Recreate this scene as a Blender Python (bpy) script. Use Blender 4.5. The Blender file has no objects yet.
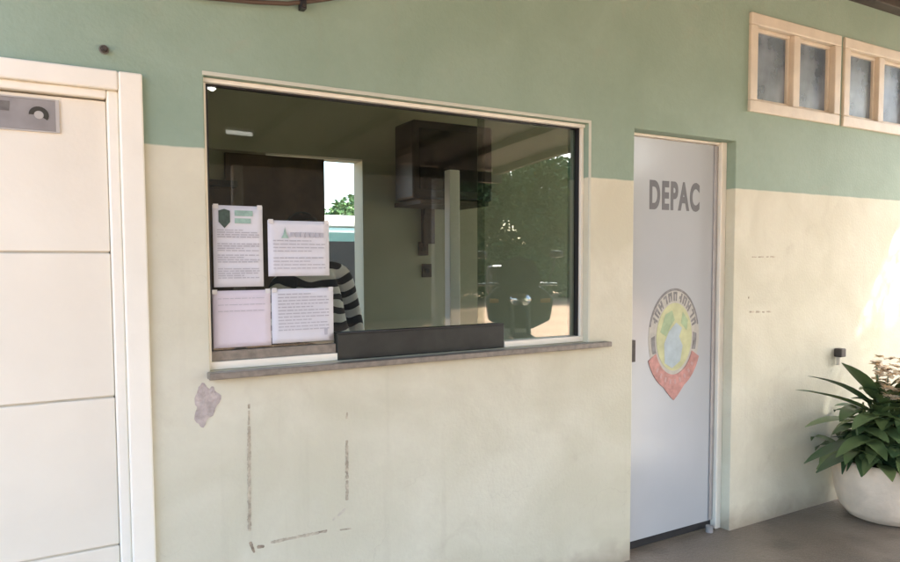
import bpy, bmesh, math, random
from mathutils import Vector, Matrix
random.seed(7)
S = bpy.context.scene
COL = S.collection
PI = math.pi

# ------------------------------------------------------------------ camera
cd = bpy.data.cameras.new('camera'); cam = bpy.data.objects.new('camera', cd); COL.objects.link(cam)
cd.sensor_width = 36.0; cd.lens = 28.0; cd.shift_y = 0.0244
cd.clip_start = 0.05; cd.clip_end = 2000
R = Matrix(((0.8649613378, 0.0321945907, -0.5008047448),
            (-0.5018193180, 0.0467618001, -0.8637075350),
            (-0.0043881792, 0.9983871205, 0.0566030168)))
R = R.transposed().inverted()
cam.matrix_world = Matrix.Translation((0, -2.505, 1.48)) @ R.to_4x4()
S.camera = cam

# ------------------------------------------------------------------ light
SUN = Vector((0.50, -0.50, 0.70)).normalized()
w = bpy.data.worlds.new('World'); S.world = w; w.use_nodes = True
nt = w.node_tree
bg = nt.nodes['Background']
sky = nt.nodes.new('ShaderNodeTexSky'); sky.sky_type = 'NISHITA'; sky.sun_disc = False
sky.sun_elevation = math.asin(SUN.z); sky.sun_rotation = math.atan2(SUN.x, SUN.y)
sky.dust_density = 2.5; sky.ozone_density = 1.0
nt.links.new(sky.outputs[0], bg.inputs[0]); bg.inputs[1].default_value = 0.15
sd = bpy.data.lights.new('sun', 'SUN'); sd.energy = 4.0; sd.angle = math.radians(1.2); sd.color = (1, 0.95, 0.87)
so = bpy.data.objects.new('sun', sd); COL.objects.link(so)
so.rotation_euler = SUN.to_track_quat('Z', 'Y').to_euler()
S.view_settings.view_transform = 'Standard'; S.view_settings.look = 'None'
S.view_settings.gamma = 1.0; S.view_settings.use_curve_mapping = False
S.view_settings.exposure = 3.08
S.cycles.max_bounces = 10; S.cycles.diffuse_bounces = 6; S.cycles.transparent_max_bounces = 16
S.cycles.use_denoising = True

# ------------------------------------------------------------------ materials
def srgb(r, g, b):
    f = lambda c: c/12.92 if c <= .04045 else ((c+.055)/1.055)**2.4
    return (f(r/255), f(g/255), f(b/255))
def newmat(name):
    m = bpy.data.materials.new(name); m.use_nodes = True
    return m, m.node_tree, m.node_tree.nodes['Principled BSDF']
def mat(name, col, rough=.6, var=.12, scale=6, bump=.0, bscale=60, metal=0, spec=.5, coat=0):
    m, t, p = newmat(name)
    N, L = t.nodes, t.links
    tc = N.new('ShaderNodeTexCoord')
    nz = N.new('ShaderNodeTexNoise'); nz.inputs['Scale'].default_value = scale; nz.inputs['Detail'].default_value = 6
    L.new(tc.outputs['Object'], nz.inputs['Vector'])
    cr = N.new('ShaderNodeValToRGB')
    cr.color_ramp.elements[0].position = .3; cr.color_ramp.elements[1].position = .7
    cr.color_ramp.elements[0].color = tuple(c*(1-var) for c in col)+(1,)
    cr.color_ramp.elements[1].color = tuple(min(1, c*(1+var)) for c in col)+(1,)
    L.new(nz.outputs['Fac'], cr.inputs[0]); L.new(cr.outputs[0], p.inputs['Base Color'])
    p.inputs['Roughness'].default_value = rough; p.inputs['Metallic'].default_value = metal
    p.inputs['Specular IOR Level'].default_value = spec
    p.inputs['Coat Weight'].default_value = coat
    if bump:
        n2 = N.new('ShaderNodeTexNoise'); n2.inputs['Scale'].default_value = bscale; n2.inputs['Detail'].default_value = 8
        L.new(tc.outputs['Object'], n2.inputs['Vector'])
        b = N.new('ShaderNodeBump'); b.inputs['Strength'].default_value = bump; b.inputs['Distance'].default_value = .01
        L.new(n2.outputs['Fac'], b.inputs['Height']); L.new(b.outputs[0], p.inputs['Normal'])
    return m
def emit(name, col, s):
    m, t, p = newmat(name)
    p.inputs['Base Color'].default_value = (.8, .8, .8, 1)
    p.inputs['Emission Color'].default_value = col+(1,); p.inputs['Emission Strength'].default_value = s
    return m

def wall_paint():
    m, t, p = newmat('two_tone_wall_paint'); N, L = t.nodes, t.links
    tc = N.new('ShaderNodeTexCoord'); sx = N.new('ShaderNodeSeparateXYZ'); L.new(tc.outputs['Object'], sx.inputs[0])
    def noise(sc, det=6, dist=0, vec=None):
        n = N.new('ShaderNodeTexNoise'); n.inputs['Scale'].default_value = sc; n.inputs['Detail'].default_value = det
        n.inputs['Distortion'].default_value = dist
        L.new(vec or tc.outputs['Object'], n.inputs['Vector']); return n.outputs['Fac']
    def math_(op, a, b=None):
        n = N.new('ShaderNodeMath'); n.operation = op
        for i, v in enumerate((a, b)):
            if v is None: continue
            if isinstance(v, (int, float)): n.inputs[i].default_value = v
            else: L.new(v, n.inputs[i])
        return n.outputs[0]
    def mix(f, a, b):
        n = N.new('ShaderNodeMix'); n.data_type = 'RGBA'
        if isinstance(f, (int, float)): n.inputs[0].default_value = f
        else: L.new(f, n.inputs[0])
        for i, v in ((6, a), (7, b)):
            if isinstance(v, tuple): n.inputs[i].default_value = v+(1,)
            else: L.new(v, n.inputs[i])
        return n.outputs[2]
    def ramp(f, a, b):
        n = N.new('ShaderNodeMapRange'); n.inputs[1].default_value = a; n.inputs[2].default_value = b
        L.new(f, n.inputs[0]); return n.outputs[0]
    zz = math_('ADD', sx.outputs[2], math_('MULTIPLY', math_('SUBTRACT', noise(9), .5), .010))
    top = ramp(zz, 1.871, 1.877)
    mott = ramp(noise(2.6, 9, .7), .38, .64)
    fine = ramp(noise(28, 8), .3, .7)
    cream = mix(mott, (.575, .555, .415), (.655, .635, .495)); cream = mix(math_('MULTIPLY', fine, .25), cream, (.56, .52, .41))
    green = mix(mott, (.250, .338, .258), (.282, .372, .290)); green = mix(math_('MULTIPLY', fine, .25), green, (.215, .305, .215))
    c = mix(top, cream, green)
    # scuffed, splashed foot of the wall
    zf = math_('ADD', sx.outputs[2], math_('MULTIPLY', noise(7, 8, .6), -.16))
    foot = ramp(zf, .05, -.07)
    c = mix(math_('MULTIPLY', foot, .75), c, (.30, .25, .18))
    # thin vertical run marks of old dirt
    cm = N.new('ShaderNodeCombineXYZ'); L.new(math_('MULTIPLY', sx.outputs[0], 16), cm.inputs[0]); L.new(math_('MULTIPLY', sx.outputs[2], .9), cm.inputs[2])
    run = ramp(noise(1.0, 4, 0, cm.outputs[0]), .60, .80)
    c = mix(math_('MULTIPLY', run, .16), c, (.33, .29, .21))
    # sparse small scratches / chips
    chip = ramp(noise(75, 3, 1.0), .735, .76)
    c = mix(math_('MULTIPLY', chip, math_('MULTIPLY', ramp(noise(1.7, 2), .52, .62), .5)), c, (.42, .36, .27))
    # a few hairline cracks in the render
    vo = N.new('ShaderNodeTexVoronoi'); vo.feature = 'DISTANCE_TO_EDGE'; vo.inputs['Scale'].default_value = 1.15
    va = N.new('ShaderNodeVectorMath'); va.operation = 'ADD'; ns = N.new('ShaderNodeTexNoise'); ns.inputs['Scale'].default_value = 4; ns.inputs['Detail'].default_value = 8
    vm = N.new('ShaderNodeVectorMath'); vm.operation = 'SCALE'; vm.inputs['Scale'].default_value = .5
    L.new(tc.outputs['Object'], ns.inputs['Vector']); L.new(ns.outputs['Color'], vm.inputs[0]); L.new(tc.outputs['Object'], va.inputs[0]); L.new(vm.outputs[0], va.inputs[1]); L.new(va.outputs[0], vo.inputs['Vector'])
    crack = ramp(vo.outputs['Distance'], .0035, .0008)
    c = mix(math_('MULTIPLY', crack, math_('MULTIPLY', ramp(noise(1.3, 2), .54, .60), .16)), c, (.30, .27, .20))
    # smudged hand and scuff marks
    smg = ramp(noise(5.5, 10, 1.5), .60, .74)
    c = mix(math_('MULTIPLY', smg, math_('MULTIPLY', ramp(noise(.9, 2), .42, .62), .22)), c, (.40, .35, .26))
    L.new(c, p.inputs['Base Color'])
    p.inputs['Roughness'].default_value = .62; p.inputs['Specular IOR Level'].default_value = .35
    h = math_('ADD', math_('MULTIPLY', noise(1.6, 3), 1.6), math_('MULTIPLY', noise(70, 8), .17))
    b = N.new('ShaderNodeBump'); b.inputs['Strength'].default_value = .35; b.inputs['Distance'].default_value = .025
    L.new(h, b.inputs['Height']); L.new(b.outputs[0], p.inputs['Normal'])
    return m

def glass(name, refl, tint, rough=.0):
    m = bpy.data.materials.new(name); m.use_nodes = True; t = m.node_tree; N, L = t.nodes, t.links
    N.remove(N['Principled BSDF'])
    tr = N.new('ShaderNodeBsdfTransparent'); tr.inputs[0].default_value = tint+(1,)
    gl = N.new('ShaderNodeBsdfGlossy'); gl.inputs['Roughness'].default_value = rough
    gl.inputs[0].default_value = (.95, .97, .96, 1)
    nz = N.new('ShaderNodeTexNoise'); nz.inputs['Scale'].default_value = 2.2; nz.inputs['Detail'].default_value = 1
    tc = N.new('ShaderNodeTexCoord'); L.new(tc.outputs['Object'], nz.inputs['Vector'])
    b = N.new('ShaderNodeBump'); b.inputs['Strength'].default_value = .05; b.inputs['Distance'].default_value = .02
    L.new(nz.outputs['Fac'], b.inputs['Height']); L.new(b.outputs[0], gl.inputs['Normal'])
    mx = N.new('ShaderNodeMixShader'); mx.inputs[0].default_value = refl
    L.new(tr.outputs[0], mx.inputs[1]); L.new(gl.outputs[0], mx.inputs[2])
    L.new(mx.outputs[0], N['Material Output'].inputs['Surface'])
    return m

M = {}
M['wall'] = wall_paint()
M['door_cream'] = mat('cream_enamel', (.76, .71, .585), .38, .06, 2.2, .22, 14)
M['frame_cream'] = mat('cream_frame_paint', (.82, .785, .67), .4, .04, 5, .1, 30)
M['gap'] = mat('door_core_paint', (.60, .56, .46), .8)
M['trim_beige'] = mat('beige_window_paint', (.61, .545, .43), .5, .08, 9, .2, 40)
M['silver'] = mat('brushed_silver', (.36, .35, .34), .42, .08, 20, .0, metal=.35)
M['sign_grey'] = mat('sign_grey', (.25, .235, .22), .4, .15, 14)
M['sign_dark'] = mat('sign_dark', (.035, .032, .022), .5, .2)
M['sign_pale'] = mat('sign_pale', (.42, .40, .36), .5)
M['white_glossy'] = mat('white_door_film', (.455, .48, .49), .20, .04, 2.2, .03, 6, coat=.08)
M['alu'] = mat('dull_aluminium', (.52, .54, .52), .38, .06, 12, metal=.5)
M['letter'] = mat('grey_vinyl', (.105, .105, .11), .4, .1)
M['emb_dark'] = mat('emblem_grey', (.19, .19, .19), .4, .3, 40)
M['emb_ring'] = mat('emblem_pale_ring', (.43, .42, .37), .4, .12, 30)
M['emb_yel'] = mat('emblem_yellow', (.48, .50, .27), .4, .15, 18)
M['emb_blue'] = mat('emblem_blue', (.38, .47, .50), .4, .12, 18)
M['emb_green'] = mat('emblem_green', (.31, .42, .24), .4, .2, 18)
M['emb_red'] = mat('emblem_red', (.45, .215, .185), .4, .25, 30)
M['paper'] = mat('paper_white', (.64, .645, .68), .7, .03, 12)
M['paper_pink'] = mat('paper_pinkish', (.65, .60, .655), .7, .03, 12)
M['print'] = mat('print_grey', (.44, .44, .48), .7)
M['print_green'] = mat('print_green', (.28, .42, .36), .7, .2, 60)
M['print_dark'] = mat('print_dark_green', (.045, .075, .06), .6, .3, 60)
M['tape'] = mat('tape', (.64, .63, .60), .3)
M['stone'] = mat('sill_stone', (.20, .175, .14), .35, .25, 40, .1, 80)
M['dark_wood'] = mat('dark_hatch_wood', (.020, .021, .016), .6, .35, 14, .05, 30)
M['brown_wood'] = mat('brown_wood', (.085, .055, .035), .5, .25, 10)
M['roomwall'] = mat('room_wall', (.40, .42, .33), .8, .07, 3)
M['room_floor'] = mat('room_floor_tile', (.34, .33, .29), .3, .1, 4)
M['black_plastic'] = mat('black_plastic', (.011, .011, .012), .5)
M['screen'] = mat('tv_screen', (.008, .009, .011), .12)
M['cable'] = mat('brown_cable', (.085, .055, .035), .6)
M['rust'] = mat('dark_rust', (.05, .04, .032), .6, .3, 40)
M['scar'] = mat('old_glue_scar', (.435, .385, .285), .9, .35, 45, .5, 90)
M['scar_dark'] = mat('dark_glue_scar', (.30, .245, .175), .9, .4, 60, .5, 90)
M['scar_soft'] = mat('faint_scuff', (.54, .50, .40), .9, .1, 60)
M['patch'] = mat('bare_plaster_patch', (.46, .40, .36), .95, .28, 26, .9, 70)
M['concrete'] = None
M['dirt'] = mat('orange_dirt', (.44, .275, .17), .95, .22, .5, .6, 6)
M['pot'] = mat('pale_pot_cement', (.80, .65, .49), .75, .20, 4, .35, 45)
M['soil'] = mat('soil', (.05, .035, .025), .95, .3, 40)
M['lining'] = mat('porch_ceiling_boards', (.085, .076, .062), .7, .15, 5)
M['beam'] = mat('dark_beam', (.045, .038, .028), .7, .3, 12)
M['post'] = mat('white_post_paint', (.84, .85, .82), .5, .05)
M['opp'] = mat('brown_render', (.17, .145, .115), .85, .2, 1.5)
M['roof_tile'] = mat('clay_tile', (.24, .12, .075), .8, .25, 8)
M['teal'] = mat('teal_car_paint', (.035, .075, .08), .25, .08, 3, coat=.6)
M['white_paint'] = mat('white_car_paint', (.82, .82, .80), .3, .03, 3, coat=.4)
M['rubber'] = mat('rubber', (.02, .02, .02), .8)
M['red_lamp'] = mat('red_lens', (.35, .02, .015), .2)
M['chrome'] = mat('chrome', (.75, .75, .76), .15, .03, metal=1)
M['bike'] = mat('motorbike_black', (.02, .021, .024), .3, .15, 5, coat=.3)
M['skin'] = mat('skin', (.36, .20, .13), .55, .08, 20)
M['hair'] = mat('hair', (.02, .014, .010), .5, .3, 40)
M['trousers'] = mat('dark_trousers', (.035, .037, .05), .9, .2, 30)
M['reflection_white'] = mat('bright_pane_reflection', (.80, .84, .78), .6, .03)
M['lamp_on'] = emit('lit_tube', (1, .96, .88), .9)
M['bulb_on'] = emit('lit_bulb', (1, .96, .92), 9.0)
M['glass'] = glass('window_glass', .022, (.80, .82, .79))
M['glass_film'] = glass('mirror_film_glass', .13, (.66, .70, .67))
M['bark'] = mat('bark', (.12, .085, .055), .9, .3, 12, .6, 20)

def concrete():
    m = mat('porch_concrete', (.180, .147, .113), .34, .30, 2.2, .4, 45)
    t = m.node_tree; N, L = t.nodes, t.links; p = N['Principled BSDF']
    tc = N.new('ShaderNodeTexCoord'); n = N.new('ShaderNodeTexNoise'); n.inputs['Scale'].default_value = 3; n.inputs['Detail'].default_value = 8
    L.new(tc.outputs['Object'], n.inputs['Vector'])
    r = N.new('ShaderNodeMapRange'); r.inputs[3].default_value = .25; r.inputs[4].default_value = .6
    L.new(n.outputs['Fac'], r.inputs[0]); L.new(r.outputs[0], p.inputs['Roughness'])
    src = p.inputs['Base Color'].links[0].from_socket
    for sc, a, b, f, colr in ((160, .52, .66, .45, (.32, .28, .23, 1)), (3.2, .54, .66, .5, (.085, .07, .055, 1)), (95, .60, .68, .5, (.06, .05, .04, 1))):
        q = N.new('ShaderNodeTexNoise'); q.inputs['Scale'].default_value = sc; q.inputs['Detail'].default_value = 5; L.new(tc.outputs['Object'], q.inputs['Vector'])
        g_ = N.new('ShaderNodeMapRange'); g_.inputs[1].default_value = a; g_.inputs[2].default_value = b; g_.inputs[4].default_value = f; L.new(q.outputs['Fac'], g_.inputs[0])
        mx = N.new('ShaderNodeMix'); mx.data_type = 'RGBA'; L.new(g_.outputs[0], mx.inputs[0]); L.new(src, mx.inputs[6]); mx.inputs[7].default_value = colr; src = mx.outputs[2]
    L.new(src, p.inputs['Base Color'])
    return m
M['concrete'] = concrete()

def leaf_mat(name, a, b, rough=.4, trans=.15):
    m, t, p = newmat(name); N, L = t.nodes, t.links
    g = N.new('ShaderNodeNewGeometry')
    cr = N.new('ShaderNodeValToRGB'); cr.color_ramp.elements[0].color = a+(1,); cr.color_ramp.elements[1].color = b+(1,)
    L.new(g.outputs['Random Per Island'], cr.inputs[0]); L.new(cr.outputs[0], p.inputs['Base Color'])
    p.inputs['Roughness'].default_value = rough
    p.inputs['Specular IOR Level'].default_value = .08 if rough > .8 else .4
    return m
M['leaf'] = leaf_mat('pot_leaf', (.034, .078, .032), (.14, .20, .075), .45)
M['leaf_light'] = leaf_mat('young_leaf', (.09, .14, .045), (.17, .21, .08), .4)
M['leaf_tree'] = leaf_mat('tree_leaf', (.055, .115, .05), (.12, .20, .09), .9)
M['petal'] = leaf_mat('peach_petal', (.72, .55, .36), (.84, .72, .54), .6)

def zebra():
    m, t, p = newmat('zebra_stripe_cloth'); N, L = t.nodes, t.links
    tc = N.new('ShaderNodeTexCoord'); wv = N.new('ShaderNodeTexWave'); wv.bands_direction = 'Z'
    wv.inputs['Scale'].default_value = 4.0; wv.inputs['Distortion'].default_value = 9; wv.inputs['Detail'].default_value = 1.5; wv.inputs['Detail Scale'].default_value = .9
    L.new(tc.outputs['Object'], wv.inputs['Vector'])
    cr = N.new('ShaderNodeValToRGB'); cr.color_ramp.elements[0].position = .42; cr.color_ramp.elements[1].position = .5
    cr.color_ramp.elements[0].color = (.02, .02, .03, 1); cr.color_ramp.elements[1].color = (.92, .92, .95, 1)
    L.new(wv.outputs[1], cr.inputs[0]); L.new(cr.outputs[0], p.inputs['Base Color']); p.inputs['Roughness'].default_value = .9
    return m
M['zebra'] = zebra()

# ------------------------------------------------------------------ mesh helpers
class MB:
    """collects quads/boxes/tubes, then becomes ONE mesh object"""
    def __init__(s): s.v = []; s.f = []; s.m = []; s.mi = 0; s.sm = []; s.smooth = False
    def add(s, vs, fs):
        o = len(s.v); s.v += [tuple(v) for v in vs]
        for f in fs: s.f.append([o+i for i in f]); s.m.append(s.mi); s.sm.append(s.smooth)
    def box(s, x0, x1, y0, y1, z0, z1):
        s.add([(x0,y0,z0),(x1,y0,z0),(x1,y1,z0),(x0,y1,z0),(x0,y0,z1),(x1,y0,z1),(x1,y1,z1),(x0,y1,z1)],
              [(0,3,2,1),(4,5,6,7),(0,1,5,4),(1,2,6,5),(2,3,7,6),(3,0,4,7)])
    def tube(s, pts, r, n=10, cap=True):
        pts = [Vector(p) for p in pts]; rs = r if isinstance(r, (list, tuple)) else [r]*len(pts)
        rings = []; ref = None
        for i, p in enumerate(pts):
            d = (pts[min(i+1, len(pts)-1)]-pts[max(i-1, 0)]).normalized()
            if ref is None:
                ref = Vector((0, 0, 1)) if abs(d.z) < .9 else Vector((1, 0, 0))
            a = d.cross(ref).normalized(); b = a.cross(d).normalized(); ref = b
            rings.append([p+(a*math.cos(2*PI*k/n)+b*math.sin(2*PI*k/n))*rs[i] for k in range(n)])
        vs = [v for q in rings for v in q]; fs = []
        for i in range(len(pts)-1):
            for k in range(n): fs.append((i*n+k, i*n+(k+1) % n, (i+1)*n+(k+1) % n, (i+1)*n+k))
        if cap: fs.append(tuple(range(n-1, -1, -1))); fs.append(tuple((len(pts)-1)*n+k for k in range(n)))
        s.add(vs, fs)
    def lathe(s, prof, c=(0,0,0), n=40):
        vs = []; fs = []
        for r, z in prof:
            for k in range(n): vs.append((c[0]+r*math.cos(2*PI*k/n), c[1]+r*math.sin(2*PI*k/n), c[2]+z))
        for i in range(len(prof)-1):
            for k in range(n): fs.append((i*n+k, i*n+(k+1) % n, (i+1)*n+(k+1) % n, (i+1)*n+k))
        fs.append(tuple(range(n-1, -1, -1))); fs.append(tuple((len(prof)-1)*n+k for k in range(n)))
        s.add(vs, fs)
    def plate(s, pts, y0, y1):
        """outline in (x,z) made into a slab between y0 (front) and y1"""
        n = len(pts); vs = [(x, y0, z) for x, z in pts]+[(x, y1, z) for x, z in pts]
        fs = [tuple(range(n)), tuple(range(2*n-1, n-1, -1))]+[(i, n+i, n+(i+1) % n, (i+1) % n) for i in range(n)]
        s.add(vs, fs)
    def prism_y(s, prof, y0, y1): s.plate(prof, y0, y1)
    def build(s, name, mats, parent=None, bevel=0, seg=2, loc=None, subdiv=0):
        me = bpy.data.meshes.new(name); me.from_pydata(s.v, [], s.f)
        for m in (mats if isinstance(mats, list) else [mats]): me.materials.append(m)
        me.polygons.foreach_set('material_index', s.m); me.polygons.foreach_set('use_smooth', s.sm)
        bm = bmesh.new(); bm.from_mesh(me)
        bmesh.ops.recalc_face_normals(bm, faces=bm.faces); bm.to_mesh(me); bm.free()
        me.update()
        o = bpy.data.objects.new(name, me); COL.objects.link(o)
        if parent: o.parent = parent
        if loc: o.location = loc
        if bevel:
            b = o.modifiers.new('bevel', 'BEVEL'); b.width = bevel; b.segments = seg; b.limit_method = 'ANGLE'; b.angle_limit = .6
        return o
def tag(o, label=None, cat=None, group=None, kind=None):
    for k, v in (('label', label), ('category', cat), ('group', group), ('kind', kind)):
        if v: o[k] = v
    return o
def empty(name, loc=(0,0,0), rz=0, parent=None):
    o = bpy.data.objects.new(name, None); COL.objects.link(o); o.location = loc; o.rotation_euler = (0,0,rz); o.empty_display_size = .1
    if parent: o.parent = parent
    return o
def copy_tree(o, parent=None):
    c = o.copy(); COL.objects.link(c); c.parent = parent
    for ch in [q for q in S.objects if q.parent == o]: copy_tree(ch, c)
    return c
def wall_grid(mb, X, Z, holes, y0, y1):
    xs = sorted(set([X[0], X[1]]+[h[i] for h in holes for i in (0, 1)]))
    zs = sorted(set([Z[0], Z[1]]+[h[i] for h in holes for i in (2, 3)]))
    def solid(i, j):
        if i < 0 or j < 0 or i >= len(xs)-1 or j >= len(zs)-1: return False
        cx = (xs[i]+xs[i+1])/2; cz = (zs[j]+zs[j+1])/2
        return not any(h[0] < cx < h[1] and h[2] < cz < h[3] for h in holes)
    idx = {}; vs = []; fs = []
    def V(x, y, z):
        k = (x, y, z)
        if k not in idx: idx[k] = len(vs); vs.append(k)
        return idx[k]
    for i in range(len(xs)-1):
        for j in range(len(zs)-1):
            if not solid(i, j): continue
            a, b, c, d = xs[i], xs[i+1], zs[j], zs[j+1]
            fs.append((V(a,y0,c), V(b,y0,c), V(b,y0,d), V(a,y0,d)))
            fs.append((V(a,y1,d), V(b,y1,d), V(b,y1,c), V(a,y1,c)))
            for (di, dj, e) in ((-1,0,((a,c),(a,d))), (1,0,((b,d),(b,c))), (0,-1,((b,c),(a,c))), (0,1,((a,d),(b,d)))):
                if not solid(i+di, j+dj):
                    (x1,z1),(x2,z2) = e
                    fs.append((V(x1,y0,z1), V(x2,y0,z2), V(x2,y1,z2), V(x1,y1,z1)))
    mb.add(vs, fs)

# ------------------------------------------------------------------ ground
g = MB(); g.add([(-400,-400,-.12),(400,-400,-.12),(400,400,-.12),(-400,400,-.12)], [(0,1,2,3)])
tag(g.build('ground', M['dirt']), kind='structure')
f = MB(); f.box(-3.5, 9.5, -6.3, 0.14, -.3, 0)
tag(f.build('pavement', M['concrete']), kind='structure')

f = MB(); f.box(6.0, 9.5, -6.3, 0.14, .001, .02)  # unseen pale slab added to bounce sunlight onto the right of the wall
tag(f.build('bounce_slab', mat('pale_bounce_concrete', (.30, .295, .27), .8, .1, 3)), kind='structure')
# ------------------------------------------------------------------ the building
B = tag(empty('station_building', (0,0,0)), 'single storey public office with green and cream front wall, doors, counter window and porch', 'building')
WIN = (.49, 2.195, 1.107, 2.12)
DR = (2.485, 3.225, -.05, 2.125)
LD = (-.72, .245, -.05, 2.05)
H1 = (3.325, 4.125, 2.305, 2.80); H2 = (4.185, 4.985, 2.305, 2.80)
mb = MB(); wall_grid(mb, (-3.2, 7.2), (-.3, 3.35), [WIN, DR, LD, H1, H2], 0, .15)
mb.build('wall', M['wall'], B, bevel=.006)

# room behind the counter window
rm = MB(); sw_ = MB()
DW = (1.42, 2.165, -.05, 2.275)
wall_grid(rm, (-3.2, 7.2), (-.3, 3.35), [DW, (4.9, 6.9, .9, 2.5)], 2.6, 2.75)  # far right opening is added out of sight to let daylight in
rm.box(-3.2, -3.05, .15, 2.6, -.3, 3.35); wall_grid(sw_, (.15, 2.6), (-.3, 3.35), [(.3, 2.4, .5, 2.6)], 7.05, 7.2); rm.add([(b, a, c) for a, b, c in sw_.v], sw_.f)  # side wall opening likewise added to brighten the room
rm.box(.12, .22, .15, 2.6, 0, 2.9)
rm.build('room_wall', M['roomwall'], B)
rf = MB(); rf.box(-3.05, 7.05, .15, 2.6, -.2, -.004)
tag(rf.build('floor', M['room_floor']), kind='structure')
rc = MB(); rc.box(-3.05, 7.05, .15, 2.6, 2.95, 3.05); rc.build('ceiling', M['roomwall'], B)
rr = MB()
rr.plate([(-.35, 3.35), (1.4, 4.2), (3.15, 3.35), (3.05, 3.33), (1.4, 4.12), (-.25, 3.33)], -3.5, 7.5)
me_ = rr
rr.v = [(y, x, z) for x, y, z in rr.v]
rr.build('roof', M['roof_tile'], B)

d = MB(); d.box(2.556, 2.642, 1.9, 1.98, -.002, 2.155); d.build('reflected_post', mat('pale_reflected_post', (.80, .82, .78), .6, .04), B, bevel=.006)  # added inside to stand in for the porch post reflected in the glass
# sliding inner door of the room
idr = empty('inner_door', (0,0,0), parent=B)
d = MB(); d.box(1.12, 1.845, 2.545, 2.585, .01, 2.26)
d.build('door_leaf', M['brown_wood'], idr, bevel=.004)
d = MB(); d.box(2.165, 2.225, 2.575, 2.598, 0, 2.34); d.box(.95, 2.165, 2.56, 2.598, 2.28, 2.34)
d.build('door_frame', M['roomwall'], idr)

# --- porch roof
pr = empty('porch_roof', (0,0,0), parent=B)
zt = lambda y: 3.055+.048*y
RX0, RX1 = -.75, 5.84
d = MB()
d.add([(RX0,.0,zt(0)+.09),(RX1,.0,zt(0)+.09),(RX1,-6.2,zt(-6.2)+.09),(RX0,-6.2,zt(-6.2)+.09),
       (RX0,.0,zt(0)+.17),(RX1,.0,zt(0)+.17),(RX1,-6.2,zt(-6.2)+.17),(RX0,-6.2,zt(-6.2)+.17)],
      [(0,1,2,3),(7,6,5,4),(0,4,5,1),(1,5,6,2),(2,6,7,3),(3,7,4,0)])
d.v = [(x, y-.002 if y == 0 else y, z) for x, y, z in d.v]
d.build('roof_boards', M['lining'], pr)
d = MB(); d.box(RX0, RX1, -.085, -.002, 3.036, 3.13); d.build('wall_beam', M['beam'], pr, bevel=.006)
d = MB(); d.box(RX0, RX1, -6.05, -5.93, 2.66, 2.80); d.build('eave_beam', M['beam'], pr, bevel=.006)
for i in range(8):
    x = RX0+.12+i*(RX1-RX0-.24)/7
    d = MB(); q0, q1 = zt(-.09)+.005, zt(-5.92)+.0
    d.add([(x-.035,-.09,q0),(x+.035,-.09,q0),(x+.035,-5.925,q1),(x-.035,-5.925,q1),
           (x-.035,-.09,q0+.08),(x+.035,-.09,q0+.08),(x+.035,-5.925,q1+.085),(x-.035,-5.925,q1+.085)],
          [(0,1,2,3),(7,6,5,4),(0,4,5,1),(1,5,6,2),(2,6,7,3),(3,7,4,0)])
    d.build('rafter', M['beam'], pr)
for i, x in enumerate((-.6, 2.05, 4.79)):
    d = MB(); d.box(x-.065, x+.065, -6.05, -5.93, 0, 2.66)
    d.build('post', M['post'], pr, bevel=.012)

# --- counter window
W = empty('counter_window', (0,0,0), parent=B)
d = MB(); fx0, fx1, fz0, fz1 = WIN[0], WIN[1], 1.127, WIN[3]
d.box(fx0, fx1, .022, .075, fz1-.016, fz1-.001)          # head track
d.box(fx1-.016, fx1-.001, .03, .075, fz0, fz1-.016)     # right jamb track
d.box(fx0+.001, fx0+.012, .03, .075, fz0, fz1-.016)
d.box(fx0, .968, .028, .078, fz0-.018, fz0+.010)        # bottom track
d.box(1.746, fx1, .028, .078, fz0-.018, fz0+.008)
d.build('frame', M['frame_cream'], W, bevel=.002)
d = MB(); d.box(fx0+.013, .967, .040, .068, fz0+.0105, fz0+.046); d.build('bottom_rail', M['stone'], W, bevel=.002)
d = MB(); d.box(fx1-.024, fx1-.016, .045, .07, fz0+.008, fz1-.016); d.box(fx0+.012, fx0+.021, .045, .07, fz0+.01, fz1-.016)
d.box(fx0+.021, fx1-.024, .045, .07, fz1-.021, fz1-.016)
d.build('seal', M['black_plastic'], W)
d = MB(); d.box(fx1+.001, fx1+.014, -.004, .0005, 1.108, fz1+.014); d.box(fx0-.004, fx1+.001, -.004, .0005, fz1+.001, fz1+.014)
d.build('casing', mat('casing_paint', (.55, .56, .46), .5, .06), W, bevel=.001)
gx0, gx1, gz1 = fx0+.021, fx1-.024, fz1-.021
d = MB(); wall_grid(d, (gx0, 1.650), (fz0+.01, gz1), [(.968, 1.66, fz0, 1.2145)], .055, .060)
d.build('glass_pane', M['glass'], W)
d = MB(); wall_grid(d, (1.640, gx1), (fz0+.01, gz1), [(1.63, 1.745, fz0, 1.2145)], .0625, .0675)
d.build('glass_pane', M['glass_film'], W)
d = MB()
d.plate([(fx0-.012, 1.084), (fx1+.115, 1.084), (fx1+.115, 1.107), (fx0-.012, 1.107)], -.045, -.0005)
d.box(fx0+.001, fx1-.001, .0, .16, 1.085, 1.1068)
d.build('sill', M['stone'], W, bevel=.003)
d = MB(); d.box(.969, 1.744, .030, .068, 1.1085, 1.209)
d.build('hatch', M['dark_wood'], W, bevel=.003)
d = MB(); d.box(.969, 1.744, .030, .072, 1.2095, 1.2145); d.build('hatch_rail', M['black_plastic'], W)

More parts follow.
